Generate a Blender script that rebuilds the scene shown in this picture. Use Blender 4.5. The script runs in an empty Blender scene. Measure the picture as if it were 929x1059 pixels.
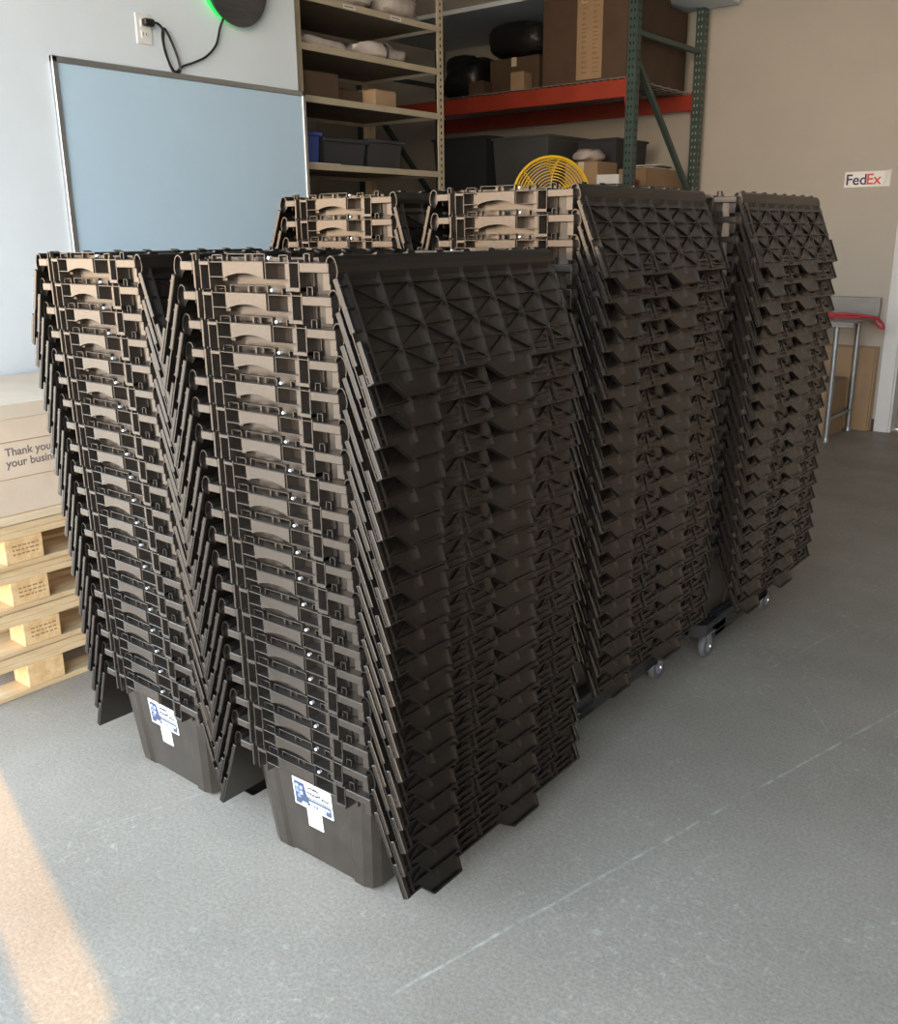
import bpy, math, random
from mathutils import Vector, Matrix
R = math.radians
random.seed(7)
SC = bpy.context.scene
COL = SC.collection

# ------------------------------------------------------------------ camera
# world axes: X runs along the back wall, Y runs along the whiteboard wall, Z up, metres
YAW, PITCH, ROLL, CAM_H = R(38.7), R(16.314), R(-0.643), 1.4733
cam_data = bpy.data.cameras.new('camera')
cam_data.sensor_fit = 'HORIZONTAL'
cam_data.sensor_width = 36.0
cam_data.lens = 36.0 * 977.28 / 929.0
cam_data.clip_start = 0.02
cam_data.clip_end = 200
cam = bpy.data.objects.new('camera', cam_data)
COL.objects.link(cam)
rt = Vector((math.cos(YAW), math.sin(YAW), 0))
fl = Vector((-math.sin(YAW), math.cos(YAW), 0))
fw = fl * math.cos(PITCH) + Vector((0, 0, -math.sin(PITCH)))
up = fl * math.sin(PITCH) + Vector((0, 0, math.cos(PITCH)))
cx = rt * math.cos(ROLL) + up * math.sin(ROLL)
cy = up * math.cos(ROLL) - rt * math.sin(ROLL)
m3 = Matrix((cx, cy, -fw)).transposed()
cam.matrix_world = Matrix.Translation((0, 0, CAM_H)) @ m3.to_4x4()
SC.camera = cam

# ------------------------------------------------------------------ sky, sun, daylight openings
world = bpy.data.worlds.new('sky')
SC.world = world
world.use_nodes = True
wn, wk = world.node_tree.nodes, world.node_tree.links
bg = wn['Background']
bg.inputs[1].default_value = 6.6
w_tc = wn.new('ShaderNodeTexCoord')
w_sep = wn.new('ShaderNodeSeparateXYZ')
w_ramp = wn.new('ShaderNodeValToRGB')                # unseen sky: low band warmed and boosted to tan the totes, pale blue above
w_ramp.color_ramp.elements[0].position = 0.0
w_ramp.color_ramp.elements[0].color = (1.75, 1.20, 0.68, 1)
w_ramp.color_ramp.elements[1].position = 0.60
w_ramp.color_ramp.elements[1].color = (0.63, 0.86, 1.12, 1)
w_e = w_ramp.color_ramp.elements.new(0.22)
w_e.color = (0.84, 0.94, 1.01, 1)
wk.new(w_tc.outputs['Generated'], w_sep.inputs[0])
wk.new(w_sep.outputs[2], w_ramp.inputs[0])
wk.new(w_ramp.outputs[0], bg.inputs[0])

SUN_EL = R(67)
sd = bpy.data.lights.new('sun', 'SUN')
sd.energy = 3.1
sd.color = (1.0, 0.50, 0.05)
sd.angle = R(0.4)
sun = bpy.data.objects.new('sun', sd)
COL.objects.link(sun)
hd = Vector((1, -0.285, 0)).normalized() * math.cos(SUN_EL) + Vector((0, 0, -math.sin(SUN_EL)))
sun.rotation_euler = hd.to_track_quat('-Z', 'Y').to_euler()


def portal(name, loc, direction, sx, sy):
    d = bpy.data.lights.new(name, 'AREA')
    d.shape = 'RECTANGLE'
    d.size, d.size_y = sx, sy
    d.cycles.is_portal = True
    o = bpy.data.objects.new(name, d)
    COL.objects.link(o)
    o.location = loc
    o.rotation_euler = Vector(direction).to_track_quat('-Z', 'Z').to_euler()


SIDE_DOOR = (-0.95, 1.02, 2.2)           # y0, y1, height : roll-up opening in the whiteboard wall
FRONT_DOOR = (-3.6, 2.2, 4.0)          # x0, x1, height : roll-up opening behind the camera
portal('side_door_daylight', (-3.7, (SIDE_DOOR[0] + SIDE_DOOR[1]) / 2, SIDE_DOOR[2] / 2), (1, 0, 0), SIDE_DOOR[1] - SIDE_DOOR[0], SIDE_DOOR[2])
portal('front_door_daylight', ((FRONT_DOOR[0] + FRONT_DOOR[1]) / 2, -1.0, FRONT_DOOR[2] / 2), (0, 1, 0), FRONT_DOOR[1] - FRONT_DOOR[0], FRONT_DOOR[2])

SC.view_settings.view_transform = 'Standard'
SC.view_settings.look = 'None'
SC.view_settings.gamma = 1
SC.view_settings.use_curve_mapping = False
SC.view_settings.exposure = 0.2

# ------------------------------------------------------------------ materials
MATS = {}


def mat(name, col, rough=0.5, metal=0.0, spec=0.5, var=0.0, scale=8.0, bump=0.0, bscale=60.0, col2=None, stretch=None, emit=None, coat=0.0, alpha=None, trans=0.0, tint=None):
    m = bpy.data.materials.new(name)
    m.use_nodes = True
    nt = m.node_tree
    b = nt.nodes['Principled BSDF']
    b.inputs['Base Color'].default_value = (*col, 1)
    b.inputs['Roughness'].default_value = rough
    b.inputs['Metallic'].default_value = metal
    b.inputs['Specular IOR Level'].default_value = spec
    b.inputs['Coat Weight'].default_value = coat
    b.inputs['Transmission Weight'].default_value = trans
    if tint:
        b.inputs['Specular Tint'].default_value = (*tint, 1)
    if alpha is not None:
        b.inputs['Alpha'].default_value = alpha
    tc = nt.nodes.new('ShaderNodeTexCoord')
    mp = nt.nodes.new('ShaderNodeMapping')
    nt.links.new(tc.outputs['Object'], mp.inputs[0])
    if stretch:
        mp.inputs['Scale'].default_value = stretch
    if var or col2:
        n = nt.nodes.new('ShaderNodeTexNoise')
        n.inputs['Scale'].default_value = scale
        n.inputs['Detail'].default_value = 6
        n.inputs['Roughness'].default_value = 0.6
        nt.links.new(mp.outputs[0], n.inputs['Vector'])
        r = nt.nodes.new('ShaderNodeValToRGB')
        c2 = col2 or tuple(c * (1 + var) for c in col)
        c1 = col if col2 else tuple(c * (1 - var) for c in col)
        r.color_ramp.elements[0].position = 0.35
        r.color_ramp.elements[1].position = 0.68
        r.color_ramp.elements[0].color = (*c1, 1)
        r.color_ramp.elements[1].color = (*c2, 1)
        nt.links.new(n.outputs['Fac'], r.inputs[0])
        nt.links.new(r.outputs[0], b.inputs['Base Color'])
    if bump:
        n2 = nt.nodes.new('ShaderNodeTexNoise')
        n2.inputs['Scale'].default_value = bscale
        n2.inputs['Detail'].default_value = 4
        nt.links.new(mp.outputs[0], n2.inputs['Vector'])
        bp = nt.nodes.new('ShaderNodeBump')
        bp.inputs['Strength'].default_value = bump
        bp.inputs['Distance'].default_value = 0.01
        nt.links.new(n2.outputs['Fac'], bp.inputs['Height'])
        nt.links.new(bp.outputs[0], b.inputs['Normal'])
    if emit:
        b.inputs['Emission Color'].default_value = (*emit[:3], 1)
        b.inputs['Emission Strength'].default_value = emit[3]
    MATS[name] = m
    return m


mat('plastic', (0.017, 0.0152, 0.014), 0.33, spec=1.0, col2=(0.036, 0.031, 0.027), scale=14, bump=0.05, bscale=180, tint=(1.0, 0.84, 0.69))
mat('plastic_lid', (0.007, 0.0058, 0.005), 0.29, spec=0.72, col2=(0.012, 0.0098, 0.0085), scale=10, bump=0.05, bscale=160, tint=(1.0, 0.88, 0.77))
mat('dolly_plastic', (0.028, 0.028, 0.029), 0.5, var=0.2, scale=9)
mat('wall_white', (0.74, 0.82, 0.88), 0.75, var=0.03, scale=2.0, bump=0.05, bscale=40)
mat('wall_beige', (0.50, 0.465, 0.41), 0.8, var=0.04, scale=1.5, bump=0.05, bscale=40)
mat('wall_grey', (0.13, 0.13, 0.135), 0.8, var=0.04, scale=2)
mat('ceiling_paint', (0.15, 0.15, 0.15), 0.85, var=0.03, scale=1)
mat('door_trim', (0.74, 0.75, 0.75), 0.55, var=0.03, scale=5)
mat('door_paint', (0.30, 0.27, 0.24), 0.6, var=0.06, scale=4)
mat('board_white', (0.52, 0.71, 0.87), 0.22, var=0.02, scale=3)
mat('aluminium', (0.50, 0.51, 0.52), 0.38, metal=0.85, var=0.05, scale=20)
mat('steel', (0.27, 0.27, 0.26), 0.5, metal=0.45, var=0.08, scale=12)
mat('galv_pipe', (0.38, 0.41, 0.44), 0.4, metal=0.7, var=0.08, scale=12)
mat('bright_metal', (0.85, 0.87, 0.88), 0.25, metal=0.6)
mat('cardboard', (0.36, 0.24, 0.14), 0.8, var=0.08, scale=5, bump=0.08, bscale=30)
mat('cardboard_pale', (0.68, 0.55, 0.42), 0.8, var=0.07, scale=5, bump=0.1, bscale=18)
mat('cardboard_shaded', (0.090, 0.056, 0.034), 0.85, var=0.12, scale=5)  # cardboard with the shade of rack and shelves put into its colour
mat('packing_tape', (0.66, 0.56, 0.44), 0.35, var=0.03, scale=9)
mat('pallet_wood', (0.55, 0.38, 0.20), 0.75, col2=(0.72, 0.54, 0.32), scale=4, stretch=(10, 1, 10), bump=0.12, bscale=25)
mat('pallet_block_wood', (0.62, 0.38, 0.17), 0.8, col2=(0.78, 0.56, 0.30), scale=30, bump=0.2, bscale=70)
mat('plywood', (0.66, 0.52, 0.34), 0.7, col2=(0.74, 0.61, 0.42), scale=4, stretch=(4, 1, 8))
mat('ink_grey', (0.20, 0.17, 0.15), 0.8, var=0.1)
mat('ink_stamp', (0.30, 0.18, 0.08), 0.85, var=0.1)
mat('shelf_cream', (0.44, 0.38, 0.27), 0.5, var=0.06, scale=8)
mat('shelf_board', (0.20, 0.155, 0.105), 0.8, var=0.1, scale=8)
mat('rack_green', (0.050, 0.085, 0.075), 0.45, var=0.15, scale=8)
mat('rack_red', (0.36, 0.045, 0.022), 0.45, var=0.12, scale=6)
mat('hole_dark', (0.012, 0.012, 0.012), 0.9, var=0.1)
mat('wire_deck', (0.40, 0.40, 0.38), 0.4, metal=0.6, var=0.1)
mat('bin_grey', (0.075, 0.078, 0.082), 0.5, var=0.08, scale=6)
mat('bin_dark', (0.032, 0.035, 0.042), 0.5, var=0.1, scale=6)
mat('bin_blue', (0.03, 0.07, 0.33), 0.45, var=0.08, scale=6)
mat('bag_film', (0.36, 0.31, 0.29), 0.25, col2=(0.62, 0.56, 0.52), scale=7, bump=0.5, bscale=22, coat=0.5)
mat('bag_black', (0.012, 0.012, 0.013), 0.35, var=0.2, bump=0.5, bscale=18)
mat('strap_black', (0.02, 0.02, 0.02), 0.6, var=0.1)
mat('paper_white', (0.72, 0.71, 0.68), 0.7, var=0.04, scale=9)
mat('fan_yellow', (0.80, 0.50, 0.02), 0.4, var=0.06, scale=6)
mat('fan_motor', (0.06, 0.06, 0.065), 0.5, var=0.1)
mat('rubber_grey', (0.10, 0.105, 0.115), 0.6, var=0.08, scale=20)
mat('hub_blue', (0.20, 0.22, 0.26), 0.45, var=0.05)
mat('cord_black', (0.015, 0.015, 0.016), 0.45, var=0.1)
mat('outlet_white', (0.80, 0.80, 0.77), 0.4, var=0.02)
mat('disc_metal', (0.14, 0.145, 0.15), 0.35, metal=0.8, var=0.15, scale=6, stretch=(1, 1, 14))
mat('led_green', (0.03, 0.5, 0.10), 0.4, emit=(0.05, 0.85, 0.16, 0.5))
mat('sticker_white', (0.82, 0.83, 0.83), 0.4, var=0.02)
mat('sticker_navy', (0.055, 0.075, 0.14), 0.4, var=0.1)
mat('sticker_black', (0.03, 0.03, 0.035), 0.4, var=0.1)
mat('sticker_blue', (0.20, 0.26, 0.48), 0.4, var=0.15, scale=90)
mat('fedex_purple', (0.030, 0.020, 0.16), 0.4, var=0.03)
mat('fedex_orange', (0.70, 0.06, 0.02), 0.4, var=0.03)
mat('film_clear', (0.80, 0.80, 0.78), 0.15, var=0.03, scale=12, bump=0.4, bscale=25, coat=1.0)
mat('rope_red', (0.55, 0.045, 0.06), 0.6, var=0.15, scale=40)
mat('crack_grey', (0.32, 0.33, 0.33), 0.9, var=0.1)
mat('yard_concrete', (0.62, 0.54, 0.44), 0.85, var=0.08, scale=0.8)


def floor_material():
    m = bpy.data.materials.new('floor_concrete')
    m.use_nodes = True
    nt = m.node_tree
    N, L = nt.nodes, nt.links
    b = N['Principled BSDF']
    tc = N.new('ShaderNodeTexCoord')

    def noise(scale, detail=6, rough=0.6, dist=0.0):
        n = N.new('ShaderNodeTexNoise')
        n.inputs['Scale'].default_value = scale
        n.inputs['Detail'].default_value = detail
        n.inputs['Roughness'].default_value = rough
        n.inputs['Distortion'].default_value = dist
        L.new(tc.outputs['Object'], n.inputs['Vector'])
        return n

    def ramp(src, p0, p1, c0, c1):
        r = N.new('ShaderNodeValToRGB')
        r.color_ramp.elements[0].position, r.color_ramp.elements[1].position = p0, p1
        r.color_ramp.elements[0].color, r.color_ramp.elements[1].color = (*c0, 1), (*c1, 1)
        L.new(src, r.inputs[0])
        return r

    def mix(fac, a, c, mode='MIX'):
        x = N.new('ShaderNodeMix')
        x.data_type = 'RGBA'
        x.blend_type = mode
        if isinstance(fac, float):
            x.inputs[0].default_value = fac
        else:
            L.new(fac, x.inputs[0])
        L.new(a, x.inputs[6])
        if isinstance(c, tuple):
            x.inputs[7].default_value = (*c, 1)
        else:
            L.new(c, x.inputs[7])
        return x.outputs[2]

    def math_(op, a, v=None):
        x = N.new('ShaderNodeMath')
        x.operation = op
        for i, q in enumerate((a, v)):
            if q is None:
                continue
            if isinstance(q, (int, float)):
                x.inputs[i].default_value = q
            else:
                L.new(q, x.inputs[i])
        return x.outputs[0]
    base = ramp(noise(1.3, 5).outputs['Fac'], 0.3, 0.72, (0.272, 0.232, 0.187), (0.366, 0.316, 0.256))
    fine = ramp(noise(120, 8, 0.8).outputs['Fac'], 0.36, 0.66, (0.70, 0.70, 0.70), (1.26, 1.26, 1.26))
    c = mix(1.0, base.outputs[0], fine.outputs[0], 'MULTIPLY')
    # pale scuffed patches
    s1 = ramp(noise(2.1, 3, 0.5).outputs['Fac'], 0.40, 0.58, (0, 0, 0), (1, 1, 1))
    s2 = ramp(noise(34, 10, 0.85, 0.25).outputs['Fac'], 0.54, 0.64, (0, 0, 0), (1, 1, 1))
    sc = math_('MULTIPLY', s1.outputs[0], s2.outputs[0])
    c = mix(math_('MULTIPLY', sc, 0.6), c, (0.56, 0.515, 0.45))
    sx = N.new('ShaderNodeSeparateXYZ')
    L.new(tc.outputs['Object'], sx.inputs[0])

    def line(x0, y0, x1, y1, w, lo, hi, colr, amt):
        nonlocal c
        d = math.hypot(x1 - x0, y1 - y0)
        nx, ny = -(y1 - y0) / d, (x1 - x0) / d
        ax, ay = (x1 - x0) / d, (y1 - y0) / d
        e = math_('ADD', math_('MULTIPLY', sx.outputs[0], nx), math_('MULTIPLY', sx.outputs[1], ny))
        e = math_('ADD', e, -(nx * x0 + ny * y0))
        wob = math_('MULTIPLY', math_('ADD', noise(6, 4).outputs['Fac'], -0.5), 0.012)
        e = math_('ABSOLUTE', math_('ADD', e, wob))
        f = math_('LESS_THAN', e, w)
        t = math_('ADD', math_('ADD', math_('MULTIPLY', sx.outputs[0], ax), math_('MULTIPLY', sx.outputs[1], ay)), -(ax * x0 + ay * y0))
        f = math_('MULTIPLY', f, math_('GREATER_THAN', t, 0.0))
        f = math_('MULTIPLY', f, math_('LESS_THAN', t, d))
        br = ramp(noise(16, 6, 0.7).outputs['Fac'], lo, hi, (0, 0, 0), (1, 1, 1))
        f = math_('MULTIPLY', f, br.outputs[0])
        c = mix(math_('MULTIPLY', f, amt), c, colr)
    line(-1.08, 1.13, -0.45, 3.52, 0.0038, 0.42, 0.62, (0.56, 0.53, 0.48), 0.7)       # old chalk line
    line(-2.20, 0.60, -1.60, 2.60, 0.0030, 0.46, 0.64, (0.52, 0.49, 0.44), 0.5)
    line(-1.02, 3.05, -0.93, 3.55, 0.003, 0.45, 0.62, (0.52, 0.49, 0.44), 0.5)
    line(-0.72, 2.75, -0.86, 2.95, 0.003, 0.45, 0.62, (0.52, 0.49, 0.44), 0.5)
    L.new(c, b.inputs['Base Color'])
    rr = ramp(noise(3.5, 5).outputs['Fac'], 0.3, 0.7, (0.42, 0.42, 0.42), (0.66, 0.66, 0.66))
    L.new(rr.outputs[0], b.inputs['Roughness'])
    bp = N.new('ShaderNodeBump')
    bp.inputs['Strength'].default_value = 0.10
    bp.inputs['Distance'].default_value = 0.004
    L.new(noise(70, 8, 0.75).outputs['Fac'], bp.inputs['Height'])
    L.new(bp.outputs[0], b.inputs['Normal'])
    MATS['floor'] = m


floor_material()


# ------------------------------------------------------------------ mesh building
class MB:
    def __init__(self):
        self.v, self.f = [], []

    def add(self, vs, fs):
        o = len(self.v)
        self.v += [tuple(q) for q in vs]
        self.f += [tuple(i + o for i in q) for q in fs]

    def box(self, x0, x1, y0, y1, z0, z1):
        self.add([(x0, y0, z0), (x1, y0, z0), (x1, y1, z0), (x0, y1, z0), (x0, y0, z1), (x1, y0, z1), (x1, y1, z1), (x0, y1, z1)],
                 [(0, 3, 2, 1), (4, 5, 6, 7), (0, 1, 5, 4), (1, 2, 6, 5), (2, 3, 7, 6), (3, 0, 4, 7)])
        return self

    def cbox(self, x0, x1, y0, y1, z0, z1, c=0.0008):
        """box with chamfered edges"""
        c = min(c, (x1 - x0) * .3, (y1 - y0) * .3, (z1 - z0) * .3)
        lo, hi = (x0, y0, z0), (x1, y1, z1)
        vs, idx = [], {}
        for sx in (0, 1):
            for sy in (0, 1):
                for sz in (0, 1):
                    s = (sx, sy, sz)
                    for ax in range(3):
                        p = []
                        for k in range(3):
                            e = (lo, hi)[s[k]][k]
                            if k != ax:
                                e += c if s[k] == 0 else -c
                            p.append(e)
                        idx[(s, ax)] = len(vs)
                        vs.append(p)
        fs = []
        ctr = Vector(((x0 + x1) / 2, (y0 + y1) / 2, (z0 + z1) / 2))

        def face(q):
            a, b_, c_ = (Vector(vs[i]) for i in q[:3])
            n = (b_ - a).cross(c_ - a)
            mid = sum((Vector(vs[i]) for i in q), Vector()) / len(q)
            fs.append(tuple(q) if n.dot(mid - ctr) > 0 else tuple(reversed(q)))
        for ax in range(3):
            o1, o2 = [k for k in range(3) if k != ax]
            for s in (0, 1):
                q = []
                for a, b_ in ((0, 0), (1, 0), (1, 1), (0, 1)):
                    t = [0, 0, 0]
                    t[ax], t[o1], t[o2] = s, a, b_
                    q.append(idx[(tuple(t), ax)])
                face(q)
            for a in (0, 1):                       # edge running along ax
                for b_ in (0, 1):
                    t0, t1 = [0, 0, 0], [0, 0, 0]
                    t0[ax], t1[ax] = 0, 1
                    t0[o1] = t1[o1] = a
                    t0[o2] = t1[o2] = b_
                    face([idx[(tuple(t0), o1)], idx[(tuple(t1), o1)], idx[(tuple(t1), o2)], idx[(tuple(t0), o2)]])
        for sx in (0, 1):
            for sy in (0, 1):
                for sz in (0, 1):
                    s = (sx, sy, sz)
                    face([idx[(s, 0)], idx[(s, 1)], idx[(s, 2)]])
        self.add(vs, fs)
        return self

    def prism(self, poly, a, b, axis='z'):
        """extrude a 2D polygon from a to b along axis (poly gives the two other coordinates in cyclic order)"""
        def P(p, h):
            return {'z': (p[0], p[1], h), 'y': (p[0], h, p[1]), 'x': (h, p[0], p[1])}[axis]
        n = len(poly)
        vs = [P(p, a) for p in poly] + [P(p, b) for p in poly]
        fs = [tuple(range(n)), tuple(range(2 * n - 1, n - 1, -1))]
        fs += [(i, i + n, (i + 1) % n + n, (i + 1) % n) for i in range(n)]
        self.add(vs, fs)
        return self

    def bar(self, p, q, w, h=None, upv=(0, 0, 1)):
        """square bar from p to q"""
        h = h or w
        p, q = Vector(p), Vector(q)
        d = (q - p).normalized()
        u = Vector(upv)
        if abs(d.dot(u)) > 0.98:
            u = Vector((1, 0, 0))
        s = d.cross(u).normalized()
        t = s.cross(d)
        vs = []
        for e in (p, q):
            for a, b in ((-1, -1), (1, -1), (1, 1), (-1, 1)):
                vs.append(e + s * a * w / 2 + t * b * h / 2)
        self.add(vs, [(0, 3, 2, 1), (4, 5, 6, 7), (0, 1, 5, 4), (1, 2, 6, 5), (2, 3, 7, 6), (3, 0, 4, 7)])
        return self

    def tube(self, pts, r, n=8, closed=False):
        pts = [Vector(p) for p in pts]
        rings = []
        k = len(pts)
        prev = None
        for i, p in enumerate(pts):
            a = pts[(i - 1) % k] if (closed or i > 0) else p
            b = pts[(i + 1) % k] if (closed or i < k - 1) else p
            d = (b - a).normalized()
            if prev is None:
                u = Vector((0, 0, 1)) if abs(d.z) < 0.9 else Vector((1, 0, 0))
                s = d.cross(u).normalized()
            else:
                s = (prev - d * prev.dot(d)).normalized()
            prev = s
            t = d.cross(s)
            rr = r[i] if isinstance(r, (list, tuple)) else r
            rings.append([p + (s * math.cos(2 * math.pi * j / n) + t * math.sin(2 * math.pi * j / n)) * rr for j in range(n)])
        vs = [q for ring in rings for q in ring]
        fs = []
        for i in range(k if closed else k - 1):
            a, b = i * n, ((i + 1) % k) * n
            fs += [(a + j, a + (j + 1) % n, b + (j + 1) % n, b + j) for j in range(n)]
        if not closed:
            fs += [tuple(range(n - 1, -1, -1)), tuple(range((k - 1) * n, k * n))]
        self.add(vs, fs)
        return self

    def lathe(self, prof, n=24, axis='z', c=(0, 0, 0)):
        vs = []
        for r, h in prof:
            for j in range(n):
                a = 2 * math.pi * j / n
                x, y = r * math.cos(a), r * math.sin(a)
                p = {'z': (x, y, h), 'x': (h, x, y), 'y': (y, h, x)}[axis]
                vs.append((p[0] + c[0], p[1] + c[1], p[2] + c[2]))
        fs = []
        for i in range(len(prof) - 1):
            a, b = i * n, (i + 1) * n
            fs += [(a + j, a + (j + 1) % n, b + (j + 1) % n, b + j) for j in range(n)]
        fs += [tuple(range(n - 1, -1, -1)), tuple(range((len(prof) - 1) * n, len(prof) * n))]
        self.add(vs, fs)
        return self

    def mesh(self, name, material, smooth=False):
        me = bpy.data.meshes.new(name)
        me.from_pydata(self.v, [], self.f)
        me.materials.append(MATS[material])
        import bmesh
        bm = bmesh.new()
        bm.from_mesh(me)
        bmesh.ops.recalc_face_normals(bm, faces=bm.faces)
        bm.to_mesh(me)
        bm.free()
        if smooth:
            for p in me.polygons:
                p.use_smooth = True
            try:
                me.set_sharp_from_angle(angle=R(40))
            except Exception:
                pass
        me.update()
        return me

    def build(self, name, material, parent=None, smooth=False, loc=None):
        return obj(name, self.mesh(name, material, smooth), parent, loc)


def obj(name, me, parent=None, loc=None, rot=None):
    o = bpy.data.objects.new(name, me)
    COL.objects.link(o)
    if parent:
        o.parent = parent
    if loc:
        o.location = loc
    if rot:
        o.rotation_euler = rot
    return o


def tag(o, label, cat, group=None):
    o['label'] = label
    o['category'] = cat
    if group:
        o['group'] = group
    return o


def thing(name, label, cat, loc=(0, 0, 0), rz=0.0, group=None):
    o = obj(name, None, None, loc, (0, 0, rz))
    o.empty_display_size = 0.1
    return tag(o, label, cat, group)


def struct(o):
    o['kind'] = 'structure'
    return o


def text_mesh(name, body, size, material, depth=0.0006, bold=0.0, align='LEFT', shear=0.0):
    cu = bpy.data.curves.new(name, 'FONT')
    cu.body = body
    cu.size = size
    cu.extrude = depth
    cu.offset = bold
    cu.align_x = align
    cu.shear = shear
    t = bpy.data.objects.new(name, cu)
    COL.objects.link(t)
    bpy.context.view_layer.update()
    me = bpy.data.meshes.new_from_object(t.evaluated_get(bpy.context.evaluated_depsgraph_get()))
    me.name = name
    me.materials.clear()
    me.materials.append(MATS[material])
    bpy.data.objects.remove(t)
    bpy.data.curves.remove(cu)
    return me


# ------------------------------------------------------------------ the building
T = 0.2
WX, BY, CEIL, RX, FY = -3.7, 7.6, 6.4, 6.0, -1.0     # whiteboard wall, back wall, ceiling, right wall, front wall
struct(MB().box(WX - T, RX, FY - 0.2, BY + 1.6, -0.15, 0.0).box(-8.0, WX - T, 3.30, BY + 0.18, -0.15, 0.0).build('floor', 'floor'))
SLIT = (1.255, 1.457, 2.35, 5.95)  # unseen wall opening, shaped to cast the sun strip on the floor
wl = MB()
wl.box(WX - T, WX, FY, SIDE_DOOR[0], 0, CEIL)
wl.box(WX - T, WX, SIDE_DOOR[0], SIDE_DOOR[1], SIDE_DOOR[2], CEIL)
wl.box(WX - T, WX, SIDE_DOOR[1], SLIT[0], 0, CEIL)
wl.box(WX - T, WX, SLIT[0], SLIT[1], 0, SLIT[2])
wl.box(WX - T, WX, SLIT[0], SLIT[1], SLIT[3], CEIL)
wl.box(WX - T, WX, SLIT[1], 3.475, 0, CEIL)
wall_left = struct(wl.build('wall_left', 'wall_white'))
struct(MB().box(-8.0, -7.85, 3.475, BY, 0, CEIL).build('wall_alcove', 'wall_beige'))
struct(MB().box(-8.0, WX - T, 3.30, 3.475, 0, CEIL).build('wall_partition', 'wall_white'))
DX0, DX1 = -1.80, -0.80                                # doorway in the back wall
wb = MB()
wb.box(-8.0, DX0, BY, BY + 0.18, 0, CEIL)
wb.box(DX0, DX1, BY, BY + 0.18, 2.1, CEIL)
wb.box(DX1, RX, BY, BY + 0.18, 0, CEIL)
struct(wb.build('wall_back', 'wall_beige'))
struct(MB().box(RX, RX + 0.2, FY, BY, 0, CEIL).build('wall_right', 'wall_grey'))
wf = MB()
wf.box(WX - T, FRONT_DOOR[0], FY - 0.2, FY, 0, CEIL)
wf.box(FRONT_DOOR[0], FRONT_DOOR[1], FY - 0.2, FY, FRONT_DOOR[2], CEIL)
wf.box(FRONT_DOOR[1], RX, FY - 0.2, FY, 0, CEIL)
struct(wf.build('wall_front', 'wall_white'))
struct(MB().box(WX - T, RX + 0.2, FY - 0.2, BY + 0.2, CEIL, CEIL + 0.2).box(-8.0, WX - T, 3.30, BY + 0.2, CEIL, CEIL + 0.2).build('ceiling', 'ceiling_paint'))
y_ = MB()
y_.box(-60, -3.9, -60, 30, -0.30, -0.02)
y_.box(-3.9, 60, -60, FY - 0.2, -0.30, -0.02)
struct(y_.build('yard', 'yard_concrete'))
# door frame in the back wall
dt = MB()
dt.cbox(-1.905, -1.800, BY - 0.022, BY, 0, 2.2, 0.004)
dt.cbox(-1.800, -0.800, BY - 0.022, BY, 2.1, 2.2, 0.004)
dt.cbox(-0.800, -0.695, BY - 0.022, BY, 0, 2.2, 0.004)
dt.cbox(-1.800, -1.785, BY - 0.012, BY + 0.18, 0, 2.1, 0.003)
struct(dt.build('trim_1', 'door_trim'))
dr = MB()
dr.cbox(-1.785, -0.80, BY + 0.13, BY + 0.17, 0.01, 2.1, 0.004)
door = struct(dr.build('door_1', 'door_paint'))
MB().lathe([(0.028, 0), (0.030, -0.03), (0.018, -0.05)], 12, 'y', (-0.88, BY + 0.13, 1.0)).build('door_handle', 'steel', door)
struct(MB().cbox(-1.95, -1.905, BY - 0.014, BY, 0, 0.09, 0.002).build('baseboard_back', 'bin_dark'))
# crack in the white wall plaster
MB().tube([(WX + 0.0005, 1.72, 0.868), (WX + 0.0005, 1.80, 0.886), (WX + 0.0005, 1.86, 0.90), (WX + 0.0005, 1.90, 0.925), (WX + 0.0005, 1.945, 0.932)], 0.0032, 5).build('plaster_crack', 'crack_grey', wall_left)

# ------------------------------------------------------------------ totes
S = 0.0594                    # nesting step
HL, HWB, HLB = 0.366, 0.1725, 0.313
DXF = 0.007                   # end features sit off-centre by this much
HWT, HLT, HB = 0.2005, 0.341, 0.300


def outline(hw, hl):
    c = 0.030
    d = 0.0065
    p = []
    xs = [(-hw + c, 0), (-0.66 * hw, 0), (-0.60 * hw, d), (0.60 * hw, d), (0.66 * hw, 0), (hw - c, 0)]
    ys = [(-hl + c, 0), (-0.74 * hl, 0), (-0.71 * hl, d), (-0.38 * hl, d), (-0.35 * hl, 0), (-0.12 * hl, 0), (-0.09 * hl, d),
          (0.09 * hl, d), (0.12 * hl, 0), (0.35 * hl, 0), (0.38 * hl, d), (0.71 * hl, d), (0.74 * hl, 0), (hl - c, 0)]
    for x, q in xs:
        p.append((x, -hl + q))
    p.append((hw - 0.3 * c, -hl + 0.3 * c))
    for y, q in ys:
        p.append((hw - q, y))
    p.append((hw - 0.3 * c, hl - 0.3 * c))
    for x, q in reversed(xs):
        p.append((x, hl - q))
    p.append((-hw + 0.3 * c, hl - 0.3 * c))
    for y, q in reversed(ys):
        p.append((-hw + q, y))
    p.append((-hw + 0.3 * c, -hl + 0.3 * c))
    return p


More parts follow.
